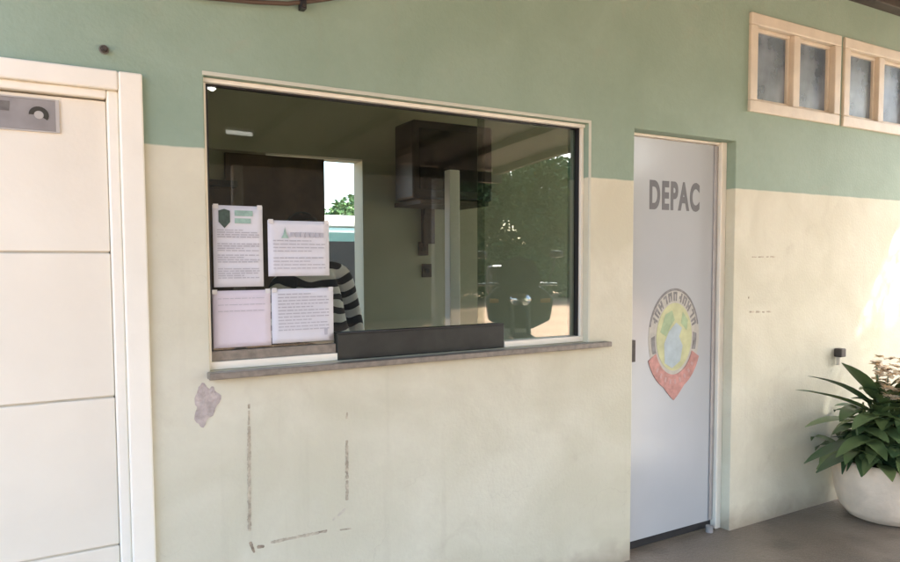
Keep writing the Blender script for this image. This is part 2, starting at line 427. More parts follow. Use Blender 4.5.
# --- left panel door
D1 = empty('panel_door', (0,0,0), parent=B)
d = MB(); y0 = -.022
d.box(.225, .296, y0, .05, -.0, 2.095)
d.box(-.80, .225, y0, .05, 2.035, 2.095)
d.box(-.80, -.73, y0, .05, -.0, 2.035)
d.box(.191, .225, -.004, .06, 0, 2.035)
d.box(-.73, .191, -.004, .06, 2.008, 2.035)
d.build('door_frame', M['frame_cream'], D1, bevel=.006)
d = MB(); xs = -.727
for a, b in ((.015, .549), (.555, 1.045), (1.051, 1.517), (1.523, 2.003)):
    d.box(xs-.001, .1898, .018, .0265, a, b)
d.build('door_leaf', M['door_cream'], D1, bevel=.004, seg=3)
d = MB(); d.box(xs, .186, .027, .062, .014, 2.0025); d.build('door_core', M['gap'], D1)
d = MB(); d.tube([(-.64,.016,1.00),(-.64,-.03,1.00)], .012); d.tube([(-.645,-.03,1.00),(-.53,-.03,1.0)], .010)
d.smooth = True; d.build('handle', M['alu'], D1)

# --- right, narrow white door with lettering
D2 = empty('entrance_door', (0,0,0), parent=B)
d = MB(); d.box(2.505, 3.178, .082, .118, .045, 2.108)
d.build('door_leaf', M['white_glossy'], D2, bevel=.003)
d = MB(); d.box(2.506, 3.178, .088, .112, .004, .044); d.build('door_gap_shade', M['rubber'], D2)  # dark strip put in for the shaded gap under the door
d = MB(); d.box(3.182, 3.224, .055, .13, 0, 2.124); d.box(2.486, 2.500, .07, .13, 0, 2.124); d.box(2.500, 3.182, .07, .13, 2.112, 2.124)
d.build('door_frame', M['frame_cream'], D2, bevel=.003)
d = MB(); d.box(3.150, 3.1775, .074, .0815, .05, 2.105); d.build('edge_strip', M['silver'], D2, bevel=.002)
d = MB(); d.box(2.525, 2.565, .058, .0815, .98, 1.09);
d.build('handle', M['rust'], D2, bevel=.002)
for z in (.56, .30, .22):
    d = MB(); d.box(2.5005, 2.512, .052, .0695, z, z+.055); d.build('hinge', M['rust'], D2, bevel=.002)
d = MB(); d.tube([(3.12,.045,.0),(3.12,.045,.035)], .020, 14); d.build('door_stop', M['silver'], D2)
# lettering
def letters():
    cu = bpy.data.curves.new('lettering', 'FONT'); cu.body = 'DEPAC'; cu.size = 1; cu.offset = .040; cu.extrude = .004; cu.space_character = 1.2; cu.resolution_u = 6
    t = bpy.data.objects.new('text_source', cu); COL.objects.link(t)
    dg = bpy.context.evaluated_depsgraph_get(); me = bpy.data.meshes.new_from_object(t.evaluated_get(dg)); bpy.data.objects.remove(t)
    X = [v.co.x for v in me.vertices]; Y = [v.co.y for v in me.vertices]; x0, x1, y0, y1 = min(X), max(X), min(Y), max(Y)
    for v in me.vertices:
        v.co = Vector((2.674+(v.co.x-x0)/(x1-x0)*.369, .0814-.0006*(1 if v.co.z > 0 else -1), 1.748+(v.co.y-y0)/(y1-y0)*.152))
    me.materials.clear(); me.materials.append(M['letter'])
    o = bpy.data.objects.new('lettering', me); COL.objects.link(o); o.parent = D2; return o
letters()
# oval crest with a ribbon round its foot
cx, cz = 2.865, 1.088
d = MB()
ell = lambda q, a0=0, a1=360, n=56: [(cx+.188*q*math.cos(math.radians(a0+(a1-a0)*k/n)), cz+.256*q*math.sin(math.radians(a0+(a1-a0)*k/n))) for k in range(n+(0 if a1-a0 == 360 else 1))]
d.mi = 0; d.plate(ell(1), .0808, .0822)
d.mi = 1
d.plate(ell(.95, 14, 166, 40)+ell(1.0, 14, 166, 40)[::-1], .0802, .0812)
for k in range(11):                                            # letter-like marks along the upper arc
    a = 16+k*13.6
    d.plate(ell(.74, a, a+3.4, 2)+ell(.93, a, a+3.2, 2)[::-1], .0800, .0810)
    if k % 3 != 1: d.plate(ell(.74, a+6, a+9.5, 2)+ell(.93, a+6.2, a+9.5, 2)[::-1], .0800, .0811)
    if k % 2 == 0: d.plate(ell(.80+.06*(k % 3 == 0), a+3, a+6.5, 2)+ell(.86+.06*(k % 3 == 0), a+3, a+6.5, 2)[::-1], .0799, .0811)
    else: d.plate(ell(.88, a+2, a+8, 3)+ell(.93, a+2, a+8, 3)[::-1], .0798, .0811)
for s0 in (176, -22):
    d.plate(ell(.76, s0, s0+28, 8)+ell(.90, s0+3, s0+25, 8)[::-1], .0801, .0812)
d.mi = 2; d.plate(ell(.70), .0796, .0813)
d.mi = 3
X = lambda pts: [(cx+a, cz+b) for a, b in pts]
d.plate(X([(-.070,-.135),(-.015,-.165),(.045,-.13),(.062,-.05),(.035,.0),(.055,.045),(.012,.075),(-.042,.03),(-.075,-.03)]), .0788, .0798)
d.mi = 4
d.plate(X([(-.105,.03),(-.062,.005),(-.03,.055),(.0,.09),(-.02,.14),(-.07,.12)]), .0790, .0799)
d.plate(X([(.048,.07),(.092,.03),(.10,.085),(.06,.13)]), .0790, .0799)
d.mi = 5
lo = [(x, z-.055*max(0, 1-abs(x-cx)/.075)) for x, z in ell(1.10, 204, 336, 24)]
d.plate(lo+ell(.78, 204, 336, 24)[::-1], .0782, .0814)
d.mi = 6
for k in range(9):
    a = 222+k*12
    d.plate(ell(.88, a, a+4.5, 2)+ell(.98, a+1, a+5, 2)[::-1], .0776, .0786)
d.build('emblem', [M['emb_ring'], M['emb_dark'], M['emb_yel'], M['emb_blue'], M['emb_green'], M['emb_red'], mat('emblem_pink', (.44, .27, .245), .4)], D2)

# --- two high windows
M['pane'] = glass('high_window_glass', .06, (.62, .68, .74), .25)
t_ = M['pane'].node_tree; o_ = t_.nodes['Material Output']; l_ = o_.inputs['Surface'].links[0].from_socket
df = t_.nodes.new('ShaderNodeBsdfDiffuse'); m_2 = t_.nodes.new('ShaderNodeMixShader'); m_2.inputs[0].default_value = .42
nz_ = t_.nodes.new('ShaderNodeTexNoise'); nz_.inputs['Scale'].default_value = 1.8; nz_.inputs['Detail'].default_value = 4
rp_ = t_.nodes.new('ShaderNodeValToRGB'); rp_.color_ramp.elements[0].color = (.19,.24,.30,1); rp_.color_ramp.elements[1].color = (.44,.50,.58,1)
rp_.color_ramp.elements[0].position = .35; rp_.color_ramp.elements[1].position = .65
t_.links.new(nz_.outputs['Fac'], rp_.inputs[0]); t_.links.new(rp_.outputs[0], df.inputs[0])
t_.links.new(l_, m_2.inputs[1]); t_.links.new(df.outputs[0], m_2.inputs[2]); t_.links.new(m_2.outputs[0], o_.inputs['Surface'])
def high_window(h):
    r = empty('high_window', (0,0,0), parent=B)
    x0, x1, z0, z1 = h; t = .048
    d = MB()
    d.box(x0-.012, x1+.012, -.016, .06, z1-t, z1+.014); d.box(x0-.012, x1+.012, -.016, .06, z0-.014, z0+t)
    d.box(x0-.012, x0+t, -.016, .06, z0+t, z1-t); d.box(x1-t, x1+.012, -.016, .06, z0+t, z1-t)
    xm = (x0+x1)/2
    d.box(xm-.03, xm+.03, -.008, .06, z0+t, z1-t)
    d.build('frame', M['trim_beige'], r, bevel=.005)
    for a, b in ((x0+t, xm-.03), (xm+.03, x1-t)):
        s = MB(); q = .02
        s.box(a, b, .018, .05, z0+t, z0+t+q); s.box(a, b, .018, .05, z1-t-q, z1-t); s.box(a, a+q, .018, .05, z0+t+q, z1-t-q); s.box(b-q, b, .018, .05, z0+t+q, z1-t-q)
        s.build('sash', M['trim_beige'], r, bevel=.003)
        p = MB(); p.box(a+q, b-q, .034, .039, z0+t+q, z1-t-q); p.build('pane', M['pane'], r)
    return r
high_window(H1); w2 = high_window(H2)
d = MB(); d.box(4.628, 4.94, .0405, .049, 2.372, 2.60)  # white panel painted in for the bright reflection in this pane
d.build('bright_pane_reflection', M['reflection_white'], w2)

# --- old marks on the wall (chipped glue lines, plaster patch)
def ragged(mb, x0, z0, x1, z1, wdt, y=-.0012, n=22, gap=0.0, rnd=random.Random(3)):
    """broken ragged streak from one point to another, one small flake after another"""
    dx, dz = x1-x0, z1-z0; L = math.hypot(dx, dz); ux, uz = dx/L, dz/L; px, pz = -uz, ux
    for k in range(n):
        if rnd.random() < gap: continue
        a = k/n*L; b = (k+.85+.5*rnd.random())/n*L
        w0 = wdt*(.55+.45*rnd.random()); w1 = wdt*(.55+.45*rnd.random()); o = wdt*.18*(rnd.random()-.5)
        yy = y-.0004*rnd.random()-.00002*k
        pts = [(x0+ux*a+px*(o-w0/2), z0+uz*a+pz*(o-w0/2)), (x0+ux*b+px*(o-w1/2), z0+uz*b+pz*(o-w1/2)),
               (x0+ux*(b+.2*wdt)+px*o, z0+uz*(b+.2*wdt)+pz*o),
               (x0+ux*b+px*(o+w1/2), z0+uz*b+pz*(o+w1/2)), (x0+ux*a+px*(o+w0/2), z0+uz*a+pz*(o+w0/2)), (x0+ux*(a-.2*wdt)+px*o, z0+uz*(a-.2*wdt)+pz*o)]
        mb.plate(pts, yy, .0005)
def scar(name, m, *segs):
    for a in segs:
        mb = MB(); ragged(mb, *a[:5], n=a[5], gap=a[6]); mb.build(name, m, B)
scar('glue_scar', M['scar'], (.618, .90, .612, .52, .014, 34, .0), (.619, .98, .618, .91, .008, 6, .5))
scar('glue_scar', M['scar'], (.990, .80, .988, .57, .014, 22, .04), (.992, .92, .990, .83, .008, 8, .5))
scar('glue_scar', M['scar'], (.69, .462, .87, .462, .013, 16, .0), (.86, .464, 1.0, .452, .009, 10, .3))
scar('glue_scar', M['scar_dark'], (.77, .462, .90, .464, .007, 9, .25))
scar('glue_scar', M['scar_dark'], (.592, .464, .66, .452, .016, 7, .35), (.615, .478, .628, .44, .014, 3, .1))
scar('glue_scar', M['scar_soft'], (.93, .50, .99, .54, .012, 6, .3))
scar('glue_scar', M['scar'], (3.36, 1.507, 3.57, 1.508, .010, 12, .3))
scar('glue_scar', M['scar'], (3.365, 1.205, 3.58, 1.197, .012, 12, .25), (3.35, 1.30, 3.36, 1.27, .012, 3, .1))
rp = random.Random(11); mb = MB(); pts = []
for k in range(44):
    a = 2*PI*k/44; rr_ = 1+.16*math.sin(3*a+1)+.10*math.sin(7*a)+.10*(rp.random()-.5)
    pts.append((.472+.040*rr_*math.cos(a)+.010*math.sin(a), .997+.068*rr_*math.sin(a)))
mb.plate(pts, -.0022, .0005); mb.build('plaster_patch', M['patch'], B)

# ------------------------------------------------------------------ small things fixed to the front
# sign on the left door
s = tag(empty('door_sign', (-.16, .0, 1.94)), 'small grey metal sign plate near the top of the cream panel door', 'sign')
d = MB(); d.box(-.235, .216, .0125, .0178, -.047, .047); d.build('plate', M['sign_grey'], s, bevel=.002)
d = MB(); d.box(.208, .2185, .0118, .0176, -.050, .050); d.box(-.235, .208, .0118, .0176, .047, .051); d.box(-.235, .208, .0118, .0176, -.051, -.047)
d.build('edge', M['sign_pale'], s)
def face_mark(x):
    d = MB(); d.mi = 0
    a = lambda r, a0, a1, n=14, q=.0: [(x+r*math.cos(math.radians(a0+(a1-a0)*k/n)), q+r*.95*math.sin(math.radians(a0+(a1-a0)*k/n))) for k in range(n+1)]
    d.plate(a(.027, -35, 180)+a(.0135, -35, 180)[::-1], .0112, .0128)
    d.mi = 1; d.plate(a(.0125, 0, 342, 18), .0112, .0128)
    d.mi = 2; d.plate([(x-.016, -.036), (x+.016, -.036), (x+.010, -.017), (x-.010, -.017)], .0112, .0128)
    return d.build('symbol', [M['sign_dark'], M['sign_pale'], M['sign_grey']], s)
face_mark(.163)
d = MB(); d.plate([(.062, .005), (.085, .005), (.088, .034), (.06, .034)], .0112, .0128); d.plate([(.045, .012), (.056, .012), (.056, .03), (.045, .03)], .0112, .0128)
d.build('symbol', [mat('sign_mid', (.13, .12, .105), .5, .3, 60)], s)

# knob above the left door
k = tag(empty('wall_bolt', (.188, 0, 2.16)), 'small dark rusty bolt sticking out of the green wall above the cream door', 'bolt')
d = MB(); d.tube([(0,-.001,0),(0,-.012,0)], .011, 12); d.tube([(0,-.012,0),(0,-.026,0)], .008, 8); d.build('head', M['rust'], k)
d = MB(); d.tube([(0,-.0005,0),(0,-.004,0)], .015, 14); d.build('washer', mat('washer', (.16,.16,.13), .6), k)

# cable sagging along the wall, with its dark clip
pts = [(.05,-.02,2.48),(.2,-.02,2.41),(.36,-.02,2.375),(.50,-.02,2.372),(.66,-.02,2.386),(.78,-.02,2.402),(.86,-.02,2.424),(.93,-.02,2.445),(1.05,-.02,2.49),(1.3,-.02,2.60)]
d = MB(); d.smooth = True; d.tube(pts, .008, 8)
c_ = d.build('cable', M['cable']); tag(c_, 'thin brown cable sagging along the green wall above the counter window', 'cable')
k = tag(empty('cable_clip', (.835, 0, 2.412)), 'dark clip holding the brown cable on the green wall', 'clip')
d = MB(); d.box(-.011, .011, -.034, -.001, -.022, .012); d.build('clip_body', M['black_plastic'], k, bevel=.003)
d = MB(); d.tube([(0,-.034,-.012),(0,-.04,-.012)], .005, 8); d.build('nail', M['rust'], k)

# outlet above the plant
k = tag(empty('pipe_fitting', (4.185, 0, .90)), 'small dark fitting on a pale pipe stub on the wall above the plant pot', 'pipe')
d = MB(); d.box(-.026, .026, -.05, -.002, 0, .052); d.build('cap', M['rust'], k, bevel=.006)
d = MB(); d.tube([(0,-.016,0),(0,-.016,-.05)], .012, 12); d.build('pipe', M['trim_beige'], k)

# ------------------------------------------------------------------ notices on the glass
def notice(x0, x1, z0, z1, label, m, lines, tilt=0, y=.0528, head=None):
    cx, cz = (x0+x1)/2, (z0+z1)/2; w, h = x1-x0, z1-z0
    r = tag(empty('notice', (cx, y, cz)), label, 'notice', 'paper notices taped to the counter window'); r.rotation_euler = (0, tilt, 0)
    d = MB(); n = 8; m_ = 10
    vs = []; fs = []
    for j in range(m_+1):
        for i in range(n+1):
            u, v = i/n-.5, j/m_-.5
            vs.append((u*w, -.0012*abs(math.sin(3*u+2*v+cx*7))-.0015*(abs(u*v)*4)**2, v*h))
    for j in range(m_):
        for i in range(n): a = j*(n+1)+i; fs.append((a, a+1, a+n+2, a+n+1))
    d.smooth = True; d.add(vs, fs)
    o = d.build('sheet', m, r); so_ = o.modifiers.new('thick', 'SOLIDIFY'); so_.thickness = .0006
    rn = random.Random(int(cx*1000)); d = MB()
    for (z, a, b, t) in lines:
        x = a*w-w/2
        while x < b*w-w/2-.006:
            q = min(rn.uniform(.008, .030), b*w-w/2-x)
            d.box(x, x+q, -.0052, -.0044, z*h-h/2-t/2, z*h-h/2+t/2); x += q+.004
    d.build('printing', M['print'], r)
    for sx in (-1, 1):
        d = MB(); d.box(sx*(w/2-.011)-.009, sx*(w/2-.011)+.009, -.0060, -.0054, h/2-.012, h/2+.004)
        d.build('tape', M['tape'], r)
    return r, w, h
rowsA = [(.70-.028*i, .08, .92 if i % 4 else .6, .0036) for i in range(22) if i not in (4, 5, 10, 15, 16)]
r, w_, h_ = notice(.519, .695, 1.399, 1.688, 'tall white notice with dark green shield and green heading, taped to the glass', M['paper'], rowsA)
d = MB(); x, z = -.048, .098
d.plate([(x-.020, z+.028), (x-.020, z-.012), (x, z-.034), (x+.020, z-.012), (x+.020, z+.028), (x, z+.034)], -.0056, -.0046); d.build('shield', M['print_dark'], r)
d = MB(); d.box(-.012, .052, -.0056, -.0046, .108, .128); d.box(-.012, .045, -.0056, -.0046, .082, .100); d.build('heading', M['print_green'], r)
rowsB = [(.64-.062*i, .08, .93 if i % 3 else .7, .0038) for i in range(9) if i != 4]
r, w_, h_ = notice(.713, .948, 1.435, 1.640, 'wide white notice with small green emblem above lines of print, beside the shield notice', M['paper'], rowsB)
d = MB(); d.plate([(-.068, .038), (-.040, .038), (-.048, .052), (-.054, .078), (-.060, .052)], -.0056, -.0046); d.build('small_emblem', M['print_green'], r)
d = MB()
for i in range(7): d.box(-.034+i*.019, -.019+i*.019, -.0056, -.0046, .042, .060)
d.build('heading', M['print'], r)
rowsC = [(.86-.11*i, .10, .9, .0020) for i in range(3)]
notice(.509, .719, 1.182, 1.386, 'pinkish nearly blank notice low on the glass under the shield notice', M['paper_pink'], rowsC, y=.0524)
rowsD = [(.90-.060*i, .10, .92 if i % 4 else .66, .0042) for i in range(12)]
r, w_, h_ = notice(.722, .962, 1.186, 1.388, 'white notice dense with print, low on the glass next to the dark hatch', M['paper'], rowsD, y=.0532)
d = MB(); d.box(.082, .094, -.0056, -.0046, -.078, -.052); d.build('stamp', M['print'], r)

# ------------------------------------------------------------------ inside the room
tv = tag(empty('television', (2.74, 2.15, 1.94)), 'old black box television high on a bracket behind the glass', 'television')
d = MB(); d.box(-.36, .34, -.02, .30, .02, .60); d.build('case', M['black_plastic'], tv, bevel=.02)
d = MB(); d.box(-.31, .24, -.026, -.0205, .09, .54); d.build('screen', M['screen'], tv, bevel=.002)
d = MB(); d.box(.265, .325, -.026, -.0205, .12, .5); d.build('control_panel', M['rubber'], tv)
d = MB(); d.box(-.30, .30, -.02, .43, -.015, .018); d.box(-.05, .05, .40, .449, -.30, -.016); d.build('bracket', M['rust'], tv)
d = MB(); d.smooth = True; d.tube([(-.05,.38,-.0),(-.04,.43,-.12),(-.03,.44,-.30),(-.05,.44,-.36)], .009, 8); d.build('power_cord', M['black_plastic'], tv)
for z, t in ((1.60, 'upper'), (1.42, 'lower')):
    k = tag(empty('wall_socket', (2.705+.03*(t == 'lower'), 2.6, z)), '%s dark wall socket under the television' % t, 'socket', 'wall sockets under the television')
    d = MB(); d.box(-.045, .045, -.014, -.001, -.055, .055); d.build('plate', M['rust'], k, bevel=.004)
    d = MB(); d.tube([(0,-.014,0),(0,-.02,0)], .02, 12); d.build('outlet', M['black_plastic'], k)
cb = tag(empty('cupboard', (.72, 2.36, 0)), 'brown wooden cupboard against the back wall behind the notices', 'cupboard')
d = MB(); d.box(-.46, .36, -.18, .235, .06, 1.98); d.build('carcass', M['brown_wood'], cb, bevel=.004)
d = MB(); d.box(-.49, .39, -.21, .235, 1.982, 2.02); d.build('top', M['dark_wood'], cb)
for a in (-.45, -.045):
    q = MB(); q.box(a, a+.395, -.2, -.182, .08, 1.96); dd = q.build('door', M['brown_wood'], cb, bevel=.003)
    q = MB(); q.tube([(a+(.36 if a < -.1 else .035), -.2, 1.0), (a+(.36 if a < -.1 else .035), -.225, 1.0)], .012, 8); q.build('knob', M['alu'], dd)
ds = tag(empty('desk', (1.3, .42, 0)), 'dark wooden desk behind the counter window', 'desk')
d = MB(); d.box(-.75, 1.0, -.24, .24, .74, .775); d.build('desktop', M['dark_wood'], ds, bevel=.004)
for a in (-.72, .93):
    d = MB(); d.box(a, a+.04, -.22, .22, 0, .74); d.build('side_panel', M['dark_wood'], ds)

# person standing behind the window in a zebra shirt
def person():
    V = []; E = []; Rr = []
    def v(p, r, par=None):
        V.append(p); Rr.append(r if isinstance(r, tuple) else (r, r))
        if par is not None: E.append((par, len(V)-1))
        return len(V)-1
    pel = v((0,0,.90), (.15,.11))
    sp = v((0,.0,1.06), (.138,.10), pel); ch = v((0,.01,1.24), (.155,.11), sp); nb = v((0,.012,1.375), (.085,.065), ch)
    nk = v((0,0,1.435), .052, nb); h0 = v((0,-.012,1.50), (.066,.075), nk); h1 = v((0,-.008,1.565), (.074,.088), h0); h2 = v((0,.004,1.63), (.055,.07), h1)
    v((0,-.108,1.535), .012, h0) if False else None
    for sx in (-1, 1):
        sh = v((sx*.165,.012,1.35), .058, nb)
        if sx == 1: el = v((.20,.05,1.09), .046, sh); wr = v((.13,-.13,.93), .028, el); hd = v((.11,-.19,.90), (.036,.02), wr); dirv = Vector((-.05,-.75,-.62))
        else: el = v((-.25,.04,1.10), .044, sh); wr = v((-.18,-.19,1.0), .028, el); hd = v((-.16,-.25,.98), (.036,.02), wr); dirv = Vector((.2,-.9,-.25))
        dirv.normalize(); base = Vector(V[hd]); side = dirv.cross(Vector((0,0,1))).normalized()
        for q, ln in ((-.027,.062),(-.009,.072),(.009,.068),(.027,.054)):
            p1 = base+dirv*.04+side*q; p2 = p1+dirv*ln*.5+Vector((0,0,-.006)); p3 = p2+dirv*ln*.45+Vector((0,0,-.016))
            a = v(tuple(p1), .0105, hd); a = v(tuple(p2), .009, a); v(tuple(p3), .0075, a)
        t1 = base+side*(-sx)*.036+dirv*.0; a = v(tuple(t1), .011, hd); v(tuple(t1+dirv*.045+side*(-sx)*.012), .009, a)
        hp = v((sx*.085,0,.83), .095, pel); kn = v((sx*.10,-.012,.47), .06, hp); an = v((sx*.10,.02,.09), .038, kn); v((sx*.11,-.13,.04), .035, an)
    me = bpy.data.meshes.new('body'); me.from_pydata(V, E, [])
    o = bpy.data.objects.new('body_rig', me); COL.objects.link(o)
    sk = o.modifiers.new('s', 'SKIN'); sk.use_smooth_shade = True
    for i, r in enumerate(Rr): me.skin_vertices[0].data[i].radius = r
    me.skin_vertices[0].data[0].use_root = True
    sb = o.modifiers.new('d', 'SUBSURF'); sb.levels = 2; sb.render_levels = 2
    dg = bpy.context.evaluated_depsgraph_get(); m2 = bpy.data.meshes.new_from_object(o.evaluated_get(dg)); m2.name = 'body'
    bpy.data.objects.remove(o)
    m2.materials.clear()
    for m in (M['skin'], M['zebra'], M['trousers'], M['rubber']): m2.materials.append(m)
    for p in m2.polygons:
        c = p.center; k = 0
        if c.z > 1.425: k = 0
        elif abs(c.x) > .195 and c.z < .98 or c.y < -.15 and .8 < c.z < 1.04: k = 0
        elif c.z > .93: k = 1
        elif c.z > .075: k = 2
        else: k = 3
        if abs(c.x) < .2 and c.z < .93 and c.z > .075 and c.y > -.15: k = 2
        p.material_index = k; p.use_smooth = True
    def lean(co):
        t = min(1, max(0, (co.z-.86)/.26)); t = t*t*(3-2*t); a = -math.radians(10)*t; z = co.z-.9
        return Vector((co.x*math.cos(a)+z*math.sin(a), co.y, .9+z*math.cos(a)-co.x*math.sin(a)))
    for q in m2.vertices: q.co = lean(q.co)
    root = tag(empty('person', (1.285, 1.0, 0), 0), 'person in a black and white zebra striped shirt standing behind the notices', 'person')
    b = bpy.data.objects.new('body', m2); COL.objects.link(b); b.parent = root
    # hair cap, eyes, nose, ears, mouth
    d = MB(); d.smooth = True; vs = []; fs = []; n = 24; mrows = 10
    for j in range(mrows+1):
        for i in range(n):
            a = 2*PI*i/n; front = max(0, -math.sin(a)); low = 1.0+.75*(1-front); t = j/mrows*low
            vs.append((.086*math.cos(a)*math.sin(t)*1.02, .004+.104*math.sin(a)*math.sin(t), 1.575+.100*math.cos(t)))
    for j in range(mrows):
        for i in range(n): fs.append((j*n+i, j*n+(i+1) % n, (j+1)*n+(i+1) % n, (j+1)*n+i))
    d.add(vs, fs); h = d.build('hair', M['hair'], root); sm = h.modifiers.new('t', 'SOLIDIFY'); sm.thickness = .008
    for sx in (-1, 1):
        d = MB(); d.smooth = True; d.lathe([(.001,-.010),(.008,-.006),(.0105,0),(.008,.006),(.001,.010)], (sx*.031,-.083,1.555), 12); d.build('eye', M['hair'], root)
        d = MB(); d.smooth = True; d.tube([(sx*.076,.0,1.515),(sx*.086,.01,1.53),(sx*.088,.014,1.555),(sx*.078,.006,1.57)], [.007,.011,.012,.006], 8); d.build('ear', M['skin'], root)
    d = MB(); d.smooth = True; d.tube([(0,-.09,1.558),(0,-.102,1.535),(0,-.112,1.518),(0,-.092,1.510)], [.007,.010,.014,.008], 8); d.build('nose', M['skin'], root)
    d = MB(); d.smooth = True; d.tube([(-.022,-.083,1.485),(0,-.092,1.484),(.022,-.083,1.485)], [.003,.007,.003], 8); d.build('mouth', mat('lips', (.26,.10,.08), .5), root)
    for ch in [q for q in S.objects if q.parent == root and q.name != b.name]:
        for q in ch.data.vertices: q.co = lean(q.co)
    root.scale = (1.05, 1.05, 1.05)
    return root
person()

# ------------------------------------------------------------------ pot plant on the right
pc = (4.20, -.315)
P = tag(empty('potted_plant', (pc[0], pc[1], 0)), 'round pale cement pot with dark glossy leaves and peach flowers by the wall', 'plant')
d = MB(); d.smooth = True
d.lathe([(.17,0),(.205,.012),(.243,.06),(.270,.14),(.283,.24),(.286,.315),(.284,.335),(.276,.345),(.264,.34),(.260,.31)], n=56)
d.build('pot', M['pot'], P)
d = MB(); d.lathe([(.258,.285),(.258,.318),(.15,.33)], n=32); d.build('soil', M['soil'], P)
rl = random.Random(5)
def leaf(mb, base, az, L, wdt, rise, droop, fold=.25, n=7):
    dx, dy = math.cos(az), math.sin(az); px, py = -dy, dx
    vs = []; fs = []
    for i in range(n+1):
        t = i/n; ang = rise-droop*t
        if i == 0: p = Vector(base)
        else: p = p+Vector((dx*math.cos(ang), dy*math.cos(ang), math.sin(ang)))*(L/n)
        w = wdt*(math.sin(PI*min(1, t*.93+.06))**.75)*(1-.25*t)
        up = fold*w
        vs += [p+Vector((px*w, py*w, up)), p, p+Vector((-px*w, -py*w, up))]
    lim = -pc[1]-.012
    vs = [Vector((q.x, min(q.y, lim), max(q.z, .365) if math.hypot(q.x, q.y) < .315 else q.z)) for q in vs]
    for i in range(n):
        a = i*3; fs += [(a, a+1, a+4, a+3), (a+1, a+2, a+5, a+4)]
    mb.smooth = True; mb.add([tuple(q) for q in vs], fs)
fo = MB(); st = MB(); fl = MB(); yl = MB(); st.smooth = True
for k in range(52):
    az0 = rl.uniform(0, 2*PI); r0 = rl.uniform(0, .25); hh = rl.uniform(.04, .46)*(1-.4*r0/.25)
    b0 = Vector((r0*math.cos(az0), r0*math.sin(az0), .32)); lean = rl.uniform(.05, .3)
    tp = b0+Vector((math.cos(az0)*lean*hh, math.sin(az0)*lean*hh, hh))
    st.tube([b0, (b0+tp)/2+Vector((.004,.004,0)), tp], [.008,.007,.005], 6)
    nl = rl.randint(7, 10)
    for j in range(nl):
        t = .25+.75*j/nl; p = b0.lerp(tp, t); az = az0+j*2.4+rl.uniform(-.5, .5)
        if math.sin(az) > 0 and rl.random() < .75: az = -az
        leaf(fo if rl.random() > .22 else yl, p, az, rl.uniform(.18, .33), rl.uniform(.042, .064), rl.uniform(-.1, 1.0), rl.uniform(.5, 1.4))
# the long leaves reaching out to the left
for (px_, py_, pz_, az, L, rise, dr) in ((-.16,.0,.62,PI*.95,.62,.45,.28),(-.16,-.04,.46,PI*.97,.62,.22,.50),(-.12,.04,.66,PI*.93,.50,.62,.4),
        (-.14,-.05,.48,PI*1.02,.52,.30,.6),(-.15,0,.42,PI*.98,.50,.05,.35),(-.10,.02,.70,PI*1.0,.42,.75,.3),(-.14,.03,.55,PI*.96,.52,.35,.5),
        (-.14,-.06,.60,PI*1.04,.44,.4,.7),(-.15,.02,.40,PI*.95,.42,.25,.7)):
    leaf(fo, (px_,py_,pz_), az, L, .060, rise, dr)
for k in range(120):
    az = rl.uniform(0, 2*PI); r0 = .19*math.sqrt(rl.random()); p0 = Vector((.05+1.25*r0*math.cos(az), -.08+r0*math.sin(az)*.9, .70+rl.uniform(0, .22)))
    for j in range(7): leaf(fl, p0, az+j*.9, rl.uniform(.028, .046), .020, rl.uniform(.1, .9), .6, n=3)
    if k % 3 == 0: st.tube([(p0.x*.6, p0.y*.6, .35), p0], [.005, .003], 5)
for k in range(20):
    az = rl.uniform(PI*.7, PI*1.6); leaf(yl, (rl.uniform(-.16,.06), rl.uniform(-.06,.04), rl.uniform(.56,.76)), az, rl.uniform(.14,.22), .042, rl.uniform(.5,1.2), .7)
fo.build('leaves', M['leaf'], P); yl.build('young_leaves', M['leaf_light'], P); st.build('stems', M['leaf_light'], P); fl.build('flowers', M['petal'], P)

# ------------------------------------------------------------------ the yard (seen in the glass), and unseen plants added to shape the sun
def leaf_cloud(mb, c, rad, n, size, rnd):
    for k in range(n):
        while True:
            q = Vector((rnd.uniform(-1,1), rnd.uniform(-1,1), rnd.uniform(-1,1)))
            if .25 < q.length < 1: break
        p = Vector((c[0]+q.x*rad[0], c[1]+q.y*rad[1], c[2]+q.z*rad[2]))
        a = Vector((rnd.uniform(-1,1), rnd.uniform(-1,1), rnd.uniform(-.6,.6))).normalized(); b = a.cross(Vector((rnd.uniform(-1,1), rnd.uniform(-1,1), rnd.uniform(-1,1)))).normalized()
        s1 = size*rnd.uniform(.6, 1.3); s2 = s1*.45
        mb.add([tuple(p-a*s1), tuple(p-b*s2), tuple(p+a*s1), tuple(p+b*s2)], [(0,1,2,3)])
def tree(name, h, rad, n, size, seed, trunk=.12):
    rnd = random.Random(seed); r = empty(name)
    t = MB(); t.smooth = True
    t.tube([(0,0,-.15),(.05,.02,h*.25),(.0,.06,h*.5),(.1,0,h*.75)], [trunk, trunk*.8, trunk*.6, trunk*.25], 10)
    for k in range(5):
        a = k*1.3; t.tube([(.02,.03,h*(.25+.07*k)), (rad*.5*math.cos(a), rad*.5*math.sin(a), h*(.45+.08*k))], [trunk*.45, trunk*.12], 7)
    t.build('trunk', M['bark'], r)
    c = MB(); nc = 26
    for k in range(nc):
        a = rnd.uniform(0, 2*PI); q = math.sqrt(rnd.random())*rad*.75; z = h*(.06+.86*k/nc)
        s = rad*rnd.uniform(.28, .5)
        leaf_cloud(c, (q*math.cos(a), q*math.sin(a), z), (s, s, s*.8), n//nc, size, rnd)
    c.build('crown', M['leaf_tree'], r); return r
proto = tree('yard_tree', 6.6, 2.6, 15000, .15, 3)
